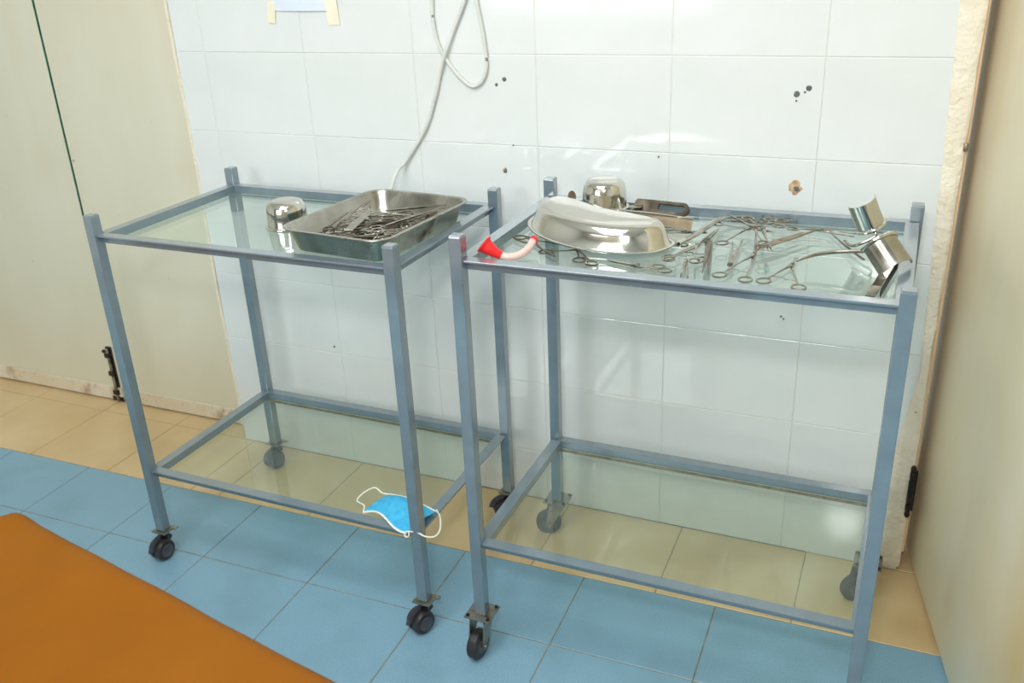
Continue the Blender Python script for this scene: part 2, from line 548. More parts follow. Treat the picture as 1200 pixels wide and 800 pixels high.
# double door on the left
for (a, b_, nm) in ((-1.5325, -1.000, 'door_1'), (-2.13, -1.5375, 'door_3')):
    d = empty(nm, ((a + b_) / 2, 0.072, 0.0))
    struct(d)
    w = b_ - a
    obj('door_panel', bx(-w / 2, w / 2, 0.0, 0.036, 0.010, 2.04, 0.0015), 'cream', d)
    k = obj('kick_strip', bx(-w / 2 + 0.002, w / 2 - 0.004, -0.007, 0.0, 0.006, 0.054, 0.003), 'kick', d)
    if nm == 'door_1':
        obj('edge_band', bx(-w / 2 - 0.0006, -w / 2, 0.001, 0.034, 0.012, 2.03), 'green_edge', d)
        obj('nail_hole', xf(cyl((0, 0, 0), 0.004, 0.003, 'Y', 10), Matrix.Translation((-w / 2 + 0.010, 0, 0.812))), 'rust', d)
    else:
        obj('edge_band', bx(w / 2 - 0.0022, w / 2, -0.0008, 0.034, 0.012, 2.03), 'green_edge', d)
        bo = obj('floor_bolt', bx(w / 2 - 0.034, w / 2 - 0.012, -0.006, 0.0, 0.004, 0.200, 0.001), 'black_metal', d)
        obj('bolt_rod', xf(lathe([(0.004, 0), (0.005, 0.002), (0.005, 0.186), (0.003, 0.19)], 10), Matrix.Translation((w / 2 - 0.023, -0.010, 0.006))), 'zinc', bo, True)
        for z in (0.03, 0.10, 0.165):
            obj('bolt_bracket', bx(w / 2 - 0.033, w / 2 - 0.013, -0.017, -0.004, z, z + 0.016, 0.001), 'black_metal', bo)
        obj('bolt_knob', xf(lathe([(0.0, -0.004), (0.006, -0.002), (0.007, 0.004), (0.0, 0.009)], 12), Matrix.Translation((w / 2 - 0.033, -0.014, 0.186))), 'black_metal', bo, True)
        obj('bolt_foot_plate', bx(w / 2 - 0.05, w / 2 - 0.002, -0.0075, -0.006, 0.004, 0.020), 'black_metal', bo)

struct(obj('wall_left', bx(XL - 0.1, XL, YF, 0.3, 0, ZC), 'paint_white'))
struct(obj('wall_right', bx(XR, XR + 0.1, YF, 0.6, 0, ZC), 'paint_white'))
struct(obj('wall_front', bx(XL, XR, YF - 0.1, YF, 0, ZC), 'paint_dim'))
wn = struct(empty('added_window_1', (-0.95, YF, 1.52)))  # added, unseen window; its glowing pane brightens the room from behind
obj('added_window_pane', bx(-0.65, 0.65, 0.005, 0.012, -0.55, 0.55), 'fill_pane', wn)
for s in (-1, 0, 1):
    obj('added_window_frame', bx(s * 0.67 - 0.03, s * 0.67 + 0.03, 0.0, 0.03, -0.6, 0.6, 0.003), 'lamp_body', wn)
for s in (-1, 1):
    obj('added_window_frame', bx(-0.7, 0.7, 0.0, 0.03, s * 0.575 - 0.025, s * 0.575 + 0.025, 0.003), 'lamp_body', wn)
struct(obj('wall_back_left', bx(XL, -2.13, 0.066, 0.16, 0, ZC), 'paint_white'))
struct(obj('wall_above_door', bx(-2.13, -0.995, 0.066, 0.16, 2.05, ZC), 'paint_white'))
struct(obj('wall_corridor', bx(0.86, XR, 0.5, 0.6, 0, ZC), 'paint_white'))
struct(obj('wall_door_header', bx(0.862, XR, 0.02, 0.14, 2.12, ZC), 'paint_white'))
struct(obj('ceiling', bx(XL, XR, YF, 0.6, ZC, ZC + 0.1), 'ceiling'))
for i, (lx, ly) in enumerate(LAMPS):
    t = empty('ceiling_lamp', (lx, ly, ZC))
    tag(t, ['white twin-tube ceiling lamp nearest the tiled wall', 'white twin-tube ceiling lamp behind the camera'][i], 'lamp')
    obj('housing', bx(-0.66, 0.66, -0.2, 0.2, -0.05, 0, 0.004), 'lamp_body', t)
    for s in (-1, 1):
        obj('lamp_tube', xf(cyl((0, 0, 0), 0.014, 1.2, 'X', 12), Matrix.Translation((0, s * 0.09, -0.068))), 'tube_glow', t, True)

# ------------------------------------------------------------------ trolleys
def caster_swivel(parent, x, y, zt, ang, left):
    c = empty('caster', (x, y, 0), ang)
    pr = Matrix.Rotation(-ang, 4, 'Z')
    c.parent = parent
    if left:     # ball-like twin wheel caster
        obj('mount_plate', xf(join(box(0, 0, zt - 0.003, 0.042, 0.038, 0.004, 0.001), box(0.022, 0.014, zt - 0.002, 0.016, 0.011, 0.003)), pr), 'zinc', c)
        R = 0.0265
        oy = -0.016
        for s in (-1, 1):
            VF = lathe([(0.0, -0.010), (R * 0.55, -0.0095), (R * 0.9, -0.007), (R, -0.002), (R, 0.006), (R * 0.93, 0.009), (0.0, 0.009)], 26)
            if s < 0:
                VF = xf(VF, Matrix.Rotation(PI, 4, 'X'))
            VF = xf(VF, Matrix.Translation((s * 0.0115, oy, R)) @ Matrix.Rotation(-PI / 2, 4, 'Y'))
            w = obj('wheel', VF, 'rubber', c, True)
            VF = xf(cyl((0, 0, 0), R * 0.62, 0.003, 'X', 20), Matrix.Translation((s * 0.0215, oy, R)))
            obj('hub', VF, 'hub', w, True)
        hood = []
        for k in range(13):
            a = math.radians(20 + 150 * k / 12)
            hood.append((0, oy + (R + 0.003) * math.cos(a), R + (R + 0.003) * math.sin(a)))
        obj('hood', sweep(hood, 0.011, 0.002, 8, up=(1, 0, 0)), 'hub', c, True)
        obj('stem', xf(lathe([(0.011, 0), (0.011, 0.012), (0.007, 0.014), (0.007, zt - R * 2 + 0.006)], 14), Matrix.Translation((0, -0.004, R * 2 - 0.008))), 'black_metal', c, True)
    else:        # plate caster with a fork
        pl = obj('mount_plate', xf(box(0, 0, zt - 0.002, 0.058, 0.056, 0.004, 0.0012), pr), 'zinc', c)
        for sx in (-1, 1):
            for sy in (-1, 1):
                obj('bolt_head', xf(cyl((sx * 0.0225, sy * 0.0215, zt + 0.001), 0.004, 0.004, 'Z', 6), pr), 'black_metal', pl)
        R = 0.032
        oy = -0.024
        fk = []
        for s in (-1, 1):
            prof = [(0.020, zt - 0.006), (-0.022, zt - 0.006), (oy - 0.008, R + 0.004), (oy, R - 0.010), (oy + 0.010, R + 0.002)]
            fk.append(loft([[(s * 0.0165 - 0.0012, a, b2) for a, b2 in prof], [(s * 0.0165 + 0.0012, a, b2) for a, b2 in prof]]))
        fk.append(box(0, 0, zt - 0.006, 0.036, 0.044, 0.004))
        obj('fork', join(*fk), 'zinc', c)
        obj('swivel', xf(cyl((0, 0, 0), 0.018, 0.006, 'Z', 18), Matrix.Translation((0, 0, zt - 0.006))), 'steel_dark', c, True)
        VF = lathe([(R * 0.5, -0.012), (R * 0.82, -0.012), (R * 0.97, -0.008), (R, 0.0), (R * 0.97, 0.008), (R * 0.82, 0.012), (R * 0.5, 0.012)], 28)
        w = obj('wheel', xf(VF, Matrix.Translation((0, oy, R)) @ Matrix.Rotation(PI / 2, 4, 'Y')), 'rubber', c, True)
        obj('hub', xf(cyl((0, 0, 0), R * 0.55, 0.026, 'X', 20), Matrix.Translation((0, oy, R))), 'hub', w, True)
        obj('axle', xf(cyl((0, 0, 0), 0.005, 0.042, 'X', 10), Matrix.Translation((0, oy, R))), 'zinc', w, True)

def trolley(loc, rz, w, d, zp, zr, zsf, zb, left, casters, label):
    t = empty('instrument_trolley', (loc[0], loc[1], 0), rz)
    tag(t, label, 'trolley', 'glass-topped trolleys along the tiled wall')
    PT = 0.0235
    for (k, sx, sy) in (('FL', -1, -1), ('FR', 1, -1), ('BR', 1, 1), ('BL', -1, 1)):
        x, y = sx * w / 2, sy * d / 2
        p = obj('post', bx(x - PT / 2, x + PT / 2, y - PT / 2, y + PT / 2, zb, zp[k], 0.0018), 'frame', t)
        obj('post_cap', bx(x - PT / 2 + 0.001, x + PT / 2 - 0.001, y - PT / 2 + 0.001, y + PT / 2 - 0.001, zp[k] - 0.001, zp[k] + 0.002, 0.001), 'frame', p)
        caster_swivel(t, x, y, zb, casters[k], left)
    RW, RH, WEB = 0.024, 0.019, 0.012
    ins = 0.006
    for (z, nm) in ((zr, 'top'), (zsf, 'shelf')):
        xw, yd = w / 2 - ins, d / 2 - ins
        for s in (-1, 1):
            # angle profile: wide flange on top, upright web set back on the inner side
            yi, xi = s * (yd - RW / 2), s * (xw - RW / 2)
            web = bx(-xw + 0.004, xw - 0.004, min(yi, yi + s * WEB), max(yi, yi + s * WEB), z - RH, z - 0.003)
            obj(nm + '_rail', join(bx(-xw + 0.004, xw - 0.004, s * yd - RW / 2, s * yd + RW / 2, z - 0.004, z, 0.0008), web), 'frame', t)
            web = bx(min(xi, xi + s * WEB), max(xi, xi + s * WEB), -yd + RW / 2 - 0.0005, yd - RW / 2 + 0.0005, z - RH, z - 0.003)
            obj(nm + '_rail', join(bx(s * xw - RW / 2, s * xw + RW / 2, -yd + RW / 2 - 0.0005, yd - RW / 2 + 0.0005, z - 0.004, z, 0.0008), web), 'frame', t)
        gx, gy = xw - RW / 2, yd - RW / 2
        # small angle ledges that carry the pane
        for s in (-1, 1):
            obj('ledge', bx(-gx, gx, s * gy - (0.008 if s > 0 else 0), s * gy + (0.008 if s < 0 else 0), z - RH - 0.004, z - RH - 0.0015), 'weld' if nm == 'shelf' else 'frame', t)
        obj('glass_' + nm, bx(-gx + 0.001, gx - 0.001, -gy + 0.001, gy - 0.001, z - RH - 0.0012, z - RH + 0.0038, 0.0006), 'glass', t)
    return t

ZGL = 0.8266 - 0.019 + 0.0038      # top of the left trolley's glass
ZGR = 0.8635 - 0.019 + 0.0038
trolley((-0.4372, -0.3173), -0.0101, 0.7315, 0.4504, dict(FL=0.868, FR=0.869, BR=0.861, BL=0.866), 0.8266, 0.2437, 0.075, True,
        dict(FL=-0.1, FR=-0.4, BR=-0.9, BL=-0.15), 'grey-blue trolley with glass shelves carrying the rectangular instrument tray')
trolley((0.4346, -0.3455), -0.0038, 0.7203, 0.4438, dict(FL=0.906, FR=0.886, BR=0.893, BL=0.899), 0.8635, 0.2728, 0.0985, False,
        dict(FL=-0.10, FR=0.4, BR=-1.0, BL=-1.15), 'grey-blue trolley with glass shelves nearest the right door, strewn with loose forceps')

# ------------------------------------------------------------------ things on the left trolley
def gallipot(loc, r, h, rz, label, zrim=0.0):
    t = empty('steel_bowl', loc, rz)
    tag(t, label, 'bowl', 'upturned steel bowls')
    prof = [(r * 0.985, 0.003), (r * 0.97, h * 0.30), (r * 0.96, h * 0.55), (r * 0.91, h * 0.78), (r * 0.78, h * 0.93), (r * 0.55, h * 0.985), (r * 0.30, h), (0.0, h)]
    outer = lathe(prof, 40)
    inner = lathe([(max(a - 0.0015, 0), b_ - 0.0015) for a, b_ in prof], 40)
    outer = (outer[0], outer[1][1:])
    inner = (inner[0], [tuple(reversed(f)) for f in inner[1][1:]])
    obj('bowl_body', join(outer, inner), 'steel', t, True)
    obj('rolled_rim', sweep([(r * 1.03 * math.cos(a), r * 1.03 * math.sin(a), 0.0026) for a in [2 * PI * k / 40 for k in range(40)]], r * 0.07, 0.0024, 8, closed=True), 'steel', t, True)
    return t
gallipot((-0.462, -0.327, ZGL), 0.045, 0.060, 0.3, 'upturned polished steel bowl left of the instrument tray')

def rrect(w, d, r, z, n=6):
    P = []
    for (cx, cy, a0) in ((w / 2 - r, d / 2 - r, 0), (-w / 2 + r, d / 2 - r, PI / 2), (-w / 2 + r, -d / 2 + r, PI), (w / 2 - r, -d / 2 + r, 1.5 * PI)):
        for k in range(n + 1):
            a = a0 + PI / 2 * k / n
            P.append((cx + r * math.cos(a), cy + r * math.sin(a), z))
    return P
TC, TA = Vector((-0.222, -0.340, ZGL)), -0.10
tray = empty('instrument_tray', TC, TA)
tag(tray, 'rectangular polished steel tray heaped with instruments on the left trolley', 'tray')
TWD, TDP, THH = 0.262, 0.335, 0.050
loops = [rrect(TWD - 0.058, TDP - 0.058, 0.022, 0.0), rrect(TWD - 0.044, TDP - 0.044, 0.030, 0.004), rrect(TWD - 0.020, TDP - 0.020, 0.034, THH - 0.006),
         rrect(TWD - 0.014, TDP - 0.014, 0.036, THH), rrect(TWD, TDP, 0.042, THH + 0.001), rrect(TWD, TDP, 0.042, THH - 0.001),
         rrect(TWD - 0.013, TDP - 0.013, 0.036, THH - 0.0015), rrect(TWD - 0.022, TDP - 0.022, 0.033, THH - 0.008), rrect(TWD - 0.047, TDP - 0.047, 0.028, 0.0055), rrect(TWD - 0.060, TDP - 0.060, 0.021, 0.0015)]
# order: outside bottom -> outside top -> rim -> inside
outside = [rrect(TWD - 0.056, TDP - 0.056, 0.022, 0.0), rrect(TWD - 0.044, TDP - 0.044, 0.029, 0.0035), rrect(TWD - 0.020, TDP - 0.020, 0.034, THH - 0.006), rrect(TWD - 0.013, TDP - 0.013, 0.036, THH - 0.0012)]
inside = [rrect(TWD - 0.016, TDP - 0.016, 0.036, THH + 0.0004), rrect(TWD - 0.024, TDP - 0.024, 0.034, THH - 0.006), rrect(TWD - 0.048, TDP - 0.048, 0.029, 0.0052), rrect(TWD - 0.060, TDP - 0.060, 0.021, 0.0016)]
rimL = [rrect(TWD, TDP, 0.042, THH - 0.0014), rrect(TWD + 0.001, TDP + 0.001, 0.042, THH), rrect(TWD, TDP, 0.042, THH + 0.0012)]
obj('tray_body', loft(outside + rimL + inside, True, True), 'steel_dull', tray, True)

def arm_path(A, P, T, bow):
    A, P, T = Vector(A), Vector(P), Vector(T)
    return A, P, T

def forceps(name, A, B, P, T, z, label, cat, group, T2=None, r=0.0115, mat='steel_inst', jaw=0.0028, tilt=0.0, dz=0.0, zt=None):
    """A, B finger-ring centres, P pivot, T jaw tip (world x, y); z height of the middle plane"""
    P3 = Vector((P[0], P[1], z))
    t = empty(name, P3)
    tag(t, label, cat, group)
    for (R_, tip, s) in ((A, T, 1), (B, T2 or T, -1)):
        c = Vector((R_[0] - P[0], R_[1] - P[1], s * 0.0012 + dz))
        tp = Vector((tip[0] - P[0], tip[1] - P[1], s * 0.0006 + (zt - z if zt else 0)))
        u = (-c).normalized()
        start = c + u * r
        side = Vector((-u.y, u.x, 0))
        jd = tp.normalized() if tp.length > 1e-6 else u
        js = Vector((-jd.y, jd.x, 0))
        off = js * (0.0012 * s)
        mid = start * 0.5 + Vector((0, 0, s * 0.001))
        path = [start, start * 0.75 + Vector((0, 0, s * 0.0005)), mid, Vector((0, 0, s * 0.0014)), tp * 0.45 + off + Vector((0, 0, s * 0.001)), tp + off * 0.6]
        pp = catmull(path, 4)
        n = len(pp)
        Wd = []
        for i in range(n):
            f = i / (n - 1)
            Wd.append(0.0017 + 0.0022 * math.exp(-((f - 0.6) / 0.09) ** 2) + (jaw - 0.0017) * max(0, (f - 0.55)) * 0.9 - (0.0016 if i == n - 1 else 0))
        a = obj('arm', sweep(pp, Wd, [max(0.0009, v * 0.62) for v in Wd], 6), mat, t, True)
        obj('finger_ring', ring(c, r, 0.0019, 22, 6, squash=0.86, rot=math.atan2(u.x, -u.y)), mat, a, True)
    obj('pivot_screw', cyl((0, 0, 0.0015), 0.0026, 0.0072, 'Z', 10), mat, t, True)
    d = Vector((A[0] - B[0], A[1] - B[1], 0))
    if 0.012 < d.length < 0.07:
        a0 = Vector((A[0] - P[0], A[1] - P[1], 0)) * 0.72
        b0 = Vector((B[0] - P[0], B[1] - P[1], 0)) * 0.72
        for (p0, p1, zz) in ((a0, a0 * 0.48 + b0 * 0.52, 0.0012), (b0, b0 * 0.48 + a0 * 0.52, -0.0012)):
            obj('ratchet', sweep([p0 + Vector((0, 0, zz + dz)), p1 + Vector((0, 0, zz + dz))], 0.0014, 0.0009, 6), mat, t)
    return t

def tweezers(base, t1, t2, z, label, group, w=0.0042, mat='steel_inst', cat='tweezers', band=None):
    b0 = Vector((base[0], base[1], z))
    t = empty('tweezers', b0)
    tag(t, label, cat, group)
    for s, tp in ((1, t1), (-1, t2)):
        e = Vector((tp[0] - base[0], tp[1] - base[1], 0))
        pp = [Vector((0, 0, 0)), e * 0.2 + Vector((0, 0, s * 0.001)), e * 0.6 + Vector((0, 0, s * 0.001)), e]
        obj('arm', sweep(catmull(pp, 4), [w * 0.9, w, w * 0.8, 0.0008], 0.0011, 6), mat, t, True)
    if band:
        e = Vector(((t1[0] + t2[0]) / 2 - base[0], (t1[1] + t2[1]) / 2 - base[1], 0)).normalized()
        obj('grip_band', sweep([e * 0.004, e * 0.012], w * 1.25, 0.0022, 6), band, t)
    return t

# heap of instruments in the tray
rnd = random.Random(21)
def tray_pt(u, v):
    c, s = math.cos(TA), math.sin(TA)
    return (TC.x + c * u - s * v, TC.y + s * u + c * v)
for k in range(20):
    L = rnd.uniform(0.10, 0.15)
    an = rnd.gauss(1.0, 0.55) + (PI if rnd.random() < 0.3 else 0)
    hw, hd = TWD / 2 - 0.043, TDP / 2 - 0.043
    for _try in range(60):
        cu, cv = rnd.uniform(-0.055, 0.085), rnd.uniform(-0.115, 0.12)
        du, dv = math.cos(an), math.sin(an)
        ends = [(cu + du * L * 0.5, cv + dv * L * 0.5), (cu - du * L * 0.5, cv - dv * L * 0.5)]
        if all(abs(a) < hw and abs(b_) < hd for a, b_ in ends):
            break
        an = rnd.gauss(1.0, 0.7) + (PI if rnd.random() < 0.3 else 0)
    else:
        continue
    sp = rnd.uniform(0.011, 0.02)
    px, py = -dv, du
    A = tray_pt(cu - du * L * 0.5 + px * sp, cv - dv * L * 0.5 + py * sp)
    B = tray_pt(cu - du * L * 0.5 - px * sp, cv - dv * L * 0.5 - py * sp)
    Pp = tray_pt(cu + du * L * 0.14, cv + dv * L * 0.14)
    T = tray_pt(cu + du * L * 0.5, cv + dv * L * 0.5)
    forceps('forceps', A, B, Pp, T, ZGL + 0.0058 + k * 0.0015, 'small steel forceps tangled in the heap inside the steel tray', 'forceps', 'forceps heaped in the steel tray',
            r=rnd.uniform(0.0105, 0.0125), dz=rnd.uniform(-0.001, 0.002), mat=('steel_inst', 'steel_inst', 'steel', 'steel_dark')[k % 4], jaw=0.0034)
for q, (p0, p1, zz, lb) in enumerate([((-0.322, -0.415), (-0.338, -0.225), 0.034, 'long slim steel rod lying leftmost across the tray heap'),
                                      ((-0.300, -0.425), (-0.322, -0.215), 0.036, 'long slim steel rod beside the flat spatula in the tray')]):
    t = empty('probe', (p0[0], p0[1], ZGL + zz - 0.014))
    tag(t, lb, 'probe', 'rods in the steel tray')
    e = Vector((p1[0] - p0[0], p1[1] - p0[1], 0.012))
    obj('rod', sweep([Vector((0, 0, 0)), e * 0.5, e], 0.0021, sides=8), 'steel_inst', t, True)
    obj('tip', sweep([e, e * 1.04], [0.0021, 0.0034], [0.0021, 0.0012], 8), 'steel_inst', t, True)
t = empty('spatula', (-0.243, -0.422, ZGL + 0.036))
tag(t, 'wide flat steel spatula on top of the tray heap', 'spatula')
obj('blade', xf(box(0, 0, 0, 0.019, 0.125, 0.0014, 0.0006), Matrix.Rotation(0.24, 4, 'Z') @ Matrix.Translation((0, 0.062, 0))), 'steel_inst', t)
obj('neck', xf(sweep([(0, 0.122, 0), (0, 0.150, 0.001)], [0.006, 0.003], 0.0011, 6), Matrix.Rotation(0.24, 4, 'Z')), 'steel_inst', t)
for q, (p0, p1, lb) in enumerate([((-0.185, -0.375), (-0.125, -0.215), 'slender steel tweezers lying along the right side of the tray heap'),
                                  ((-0.236, -0.290), (-0.130, -0.215), 'pale steel tweezers pointing at the back right tray corner')]):
    tweezers(p0, (p1[0] - 0.003, p1[1]), (p1[0] + 0.003, p1[1]), ZGL + 0.037 + 0.003 * q, lb, 'tweezers in the tray')

# face mask on the lower shelf
ZSL = 0.2437 - 0.019 + 0.0038
mk = empty('face_mask', (-0.15, -0.49, ZSL))
tag(mk, 'light blue disposable face mask with white ear loops on the lower glass shelf', 'face mask')
c00, c01, c10, c11 = Vector((-0.231, -0.508, ZSL + 0.005)), Vector((-0.207, -0.432, ZSL + 0.010)), Vector((-0.093, -0.560, 0.252)), Vector((-0.066, -0.476, 0.258))
org = Vector((-0.15, -0.49, ZSL))
def mask_pt(u, v):
    p = c00 * (1 - u) * (1 - v) + c01 * (1 - u) * v + c10 * u * (1 - v) + c11 * u * v
    h = 0.016 * math.sin(PI * v) * (0.35 + 0.65 * math.sin(PI * min(1, u * 1.05))) + 0.006 * math.sin(PI * u * 1.3)
    h += 0.0016 * abs(math.sin(v * PI * 4))
    q = p + Vector((0, 0, h)) - org
    q.y += -0.012 * math.sin(PI * u) * (1 - v) * (u - 0.62) * 4
    return q
NU, NV = 20, 18
def patch(f, nu, nv, th):
    V, F = [], []
    for s in (0, 1):
        for a in range(nu + 1):
            for b_ in range(nv + 1):
                p = f(a / nu, b_ / nv)
                V.append(p - Vector((0, 0, th * s)))
    n = (nu + 1) * (nv + 1)
    idx = lambda a, b_, s: s * n + a * (nv + 1) + b_
    for a in range(nu):
        for b_ in range(nv):
            F.append((idx(a, b_, 0), idx(a + 1, b_, 0), idx(a + 1, b_ + 1, 0), idx(a, b_ + 1, 0)))
            F.append((idx(a, b_, 1), idx(a, b_ + 1, 1), idx(a + 1, b_ + 1, 1), idx(a + 1, b_, 1)))
    for a in range(nu):
        F.append((idx(a, 0, 0), idx(a, 0, 1), idx(a + 1, 0, 1), idx(a + 1, 0, 0)))
        F.append((idx(a, nv, 0), idx(a + 1, nv, 0), idx(a + 1, nv, 1), idx(a, nv, 1)))
    for b_ in range(nv):
        F.append((idx(0, b_, 0), idx(0, b_ + 1, 0), idx(0, b_ + 1, 1), idx(0, b_, 1)))
        F.append((idx(nu, b_, 0), idx(nu, b_, 1), idx(nu, b_ + 1, 1), idx(nu, b_ + 1, 0)))
    return V, F
obj('mask_fabric', patch(mask_pt, NU, NV, 0.0012), 'mask_blue', mk, True)
obj('edge_binding', sweep([mask_pt(k / 20, 0.0) for k in range(21)], 0.0030, 0.0018, 6), 'mask_white', mk, True)
obj('edge_binding', sweep([mask_pt(k / 20, 1.0) for k in range(21)], 0.0024, 0.0014, 6), 'mask_white', mk, True)
def rel(P):
    return [Vector(p) - org for p in P]
lp = rel([(-0.231, -0.508, ZSL + 0.006), (-0.240, -0.490, ZSL + 0.010), (-0.268, -0.474, ZSL + 0.006), (-0.268, -0.450, ZSL + 0.010), (-0.252, -0.425, ZSL + 0.014), (-0.229, -0.430, ZSL + 0.008), (-0.207, -0.432, ZSL + 0.010)])
obj('ear_loop', sweep(catmull(lp, 6), 0.0017, sides=6), 'mask_white', mk, True)
lp = rel([(-0.066, -0.476, 0.258), (-0.046, -0.498, 0.256), (-0.028, -0.535, 0.254), (-0.030, -0.556, 0.252), (-0.048, -0.562, 0.252), (-0.072, -0.556, 0.253), (-0.093, -0.560, 0.252)])
obj('ear_loop', sweep(catmull(lp, 6), 0.0017, sides=6), 'mask_white', mk, True)
obj('loop_curl', sweep([Vector((-0.089, -0.566, 0.250)) - org + Vector((0.005 * math.cos(a), 0.003 * math.sin(a), 0.005 * math.sin(a))) for a in [2 * PI * k / 14 for k in range(14)]], 0.0015, sides=6, closed=True), 'mask_white', mk, True)

# ------------------------------------------------------------------ things on the right trolley
gallipot((0.217, -0.190, 0.8640), 0.045, 0.060, 0.0, 'upturned polished steel bowl at the back of the right trolley')

# kidney basin, upside down
def kidney(hl, hw, bend, z, grow=0.0, n=56):
    P = []
    for k in range(n):
        a = 2 * PI * k / n
        ca, sa = math.cos(a), math.sin(a)
        ex = 2.6
        x = (hl + grow) * abs(ca) ** (2 / ex) * (1 if ca >= 0 else -1)
        y = (hw + grow) * abs(sa) ** (2 / ex) * (1 if sa >= 0 else -1)
        y -= bend * (x / hl) ** 2 * -1 - bend * 0.4
        P.append((x, y, z))
    return P
kb = empty('kidney_basin', (0.236, -0.364, ZGR + 0.0062), math.atan2(-0.115, 0.30))
kb.rotation_euler = (0.02, 0.03, math.atan2(-0.115, 0.30))
tag(kb, 'large upturned polished steel kidney basin at the front of the right trolley', 'basin')
BND = 0.030
KH = 0.046
ko = [kidney(0.150, 0.068, BND, 0.003), kidney(0.147, 0.065, BND, 0.006), kidney(0.139, 0.058, BND, KH * 0.62), kidney(0.134, 0.053, BND, KH * 0.84), kidney(0.126, 0.046, BND, KH * 0.96), kidney(0.115, 0.036, BND, KH), kidney(0.06, 0.012, BND * 0.25, KH + 0.0005)]
ki = [[(x * 0.985, y * 0.985, z - 0.0015) for x, y, z in L] for L in ko]
o1 = loft(ko, False, True)
o2 = loft(ki, False, True)
obj('basin_body', join(o1, (o2[0], [tuple(reversed(f)) for f in o2[1]])), 'steel', kb, True)
obj('rolled_rim', sweep(kidney(0.150, 0.068, BND, 0.003, 0.003), 0.0036, 0.0026, 8, closed=True), 'steel', kb, True)

# red and milky rubber tube with a funnel end
rt = empty('rubber_tube', (0.085, -0.489, ZGR))
tag(rt, 'red rubber funnel with pale curved tube at front left of the right trolley', 'tube')
o0 = Vector((0.085, -0.489, ZGR))
ctr = [Vector(v) - o0 for v in ((0.103, -0.522, ZGR + 0.031), (0.112, -0.521, ZGR + 0.024), (0.121, -0.518, ZGR + 0.017), (0.132, -0.515, ZGR + 0.011), (0.144, -0.512, ZGR + 0.008), (0.159, -0.499, ZGR + 0.009), (0.167, -0.476, ZGR + 0.014), (0.168, -0.452, ZGR + 0.022))]
fun = catmull(ctr[:4], 5)
obj('funnel', sweep(fun, [0.0165, 0.0135, 0.0125, 0.0118, 0.0105, 0.0092, 0.0082, 0.0076], sides=18), 'red', rt, True)
d0 = (fun[1] - fun[0]).normalized()
obj('funnel_lip', sweep([fun[0] - d0 * 0.002, fun[0] - d0 * 0.0005, fun[0] + d0 * 0.0016], [0.0162, 0.0176, 0.0168], sides=18), 'red', rt, True)
obj('tube', sweep(catmull(ctr[3:], 6), 0.0070, sides=14), 'milky', rt, True)
e1, e0 = ctr[-1], ctr[-2]
dd = (e1 - e0).normalized()
obj('end_collar', sweep([e1 - dd * 0.003, e1 + dd * 0.004, e1 + dd * 0.0045], [0.0076, 0.0080, 0.006], sides=14), 'red', rt, True)

Zi = ZGR + 0.0042
g = 'loose forceps on the right trolley'
FC = [
 # A, B, P, T, T2, z, r, label
 ((0.581, -0.499), (0.636, -0.507), (0.613, -0.408), (0.618, -0.368), (0.612, -0.366), 0, 0.0125, 'short open forceps at the front, nearest the bare glass by the curved retractors', 'forceps'),
 ((0.511, -0.499), (0.553, -0.503), (0.546, -0.377), (0.526, -0.225), (0.523, -0.222), 1, 0.0125, 'open forceps with rings at the front edge, just left of the short open pair', 'forceps'),
 ((0.485, -0.350), (0.452, -0.230), (0.517, -0.245), (0.562, -0.262), (0.560, -0.258), 3, 0.0115, 'forceps lying sideways at mid glass with a wide-open handle', 'forceps'),
 ((0.414, -0.443), (0.471, -0.431), (0.455, -0.333), (0.462, -0.256), (0.459, -0.254), 2, 0.0125, 'forceps with open rings right of the kidney basin, under the pale curved retractor', 'forceps'),
 ((0.465, -0.474), (0.420, -0.470), (0.449, -0.390), (0.463, -0.290), (0.459, -0.288), 5, 0.0115, 'forceps crossed on top of another pair in front of the curved retractor', 'forceps'),
 ((0.420, -0.496), (0.402, -0.474), (0.372, -0.485), (0.312, -0.470), None, 0, 0.0115, 'forceps poking out from under the right front of the kidney basin', 'forceps'),
 ((0.386, -0.363), (0.412, -0.346), (0.375, -0.315), (0.330, -0.292), None, 0, 0.0120, 'forceps whose two rings show just right of the kidney basin', 'forceps'),
 ((0.372, -0.283), (0.352, -0.310), (0.405, -0.290), (0.445, -0.285), None, 2, 0.0110, 'forceps behind the right end of the kidney basin, pointing right', 'forceps'),
 ((0.531, -0.150), (0.575, -0.151), (0.505, -0.185), (0.465, -0.190), None, 1, 0.0120, 'forceps with both rings against the back rail', 'forceps'),
 ((0.506, -0.216), (0.545, -0.205), (0.544, -0.275), (0.570, -0.395), (0.577, -0.390), 6, 0.0120, 'forceps with rings towards the back rail and jaws pointing at the front', 'forceps'),
 ((0.570, -0.236), (0.558, -0.368), (0.528, -0.285), (0.470, -0.215), None, 8, 0.0115, 'uppermost wide-open forceps in the middle of the loose heap', 'forceps'),
 ((0.590, -0.222), (0.562, -0.205), (0.640, -0.216), (0.702, -0.226), (0.698, -0.237), 2, 0.0110, 'long forceps pointing right along the back rail towards the trough blades', 'forceps'),
]
for (A, B, P, T, T2, lv, r, lb, cat) in FC:
    forceps('forceps', A, B, P, T, Zi + lv * 0.0028, lb, cat, g, T2, r)
gu = 'forceps under the kidney basin'
for (A, B, P, T, lb) in [((0.116, -0.389), (0.190, -0.448), (0.245, -0.420), (0.300, -0.400), 'dark forceps whose ring sticks out at the left end of the kidney basin'),
                     ((0.291, -0.492), (0.262, -0.475), (0.240, -0.420), (0.230, -0.375), 'dark forceps whose ring sticks out below the middle of the kidney basin')]:
    forceps('forceps', A, B, P, T, ZGR + 0.0030, lb, 'forceps', gu, None, 0.012, 'steel_dark')
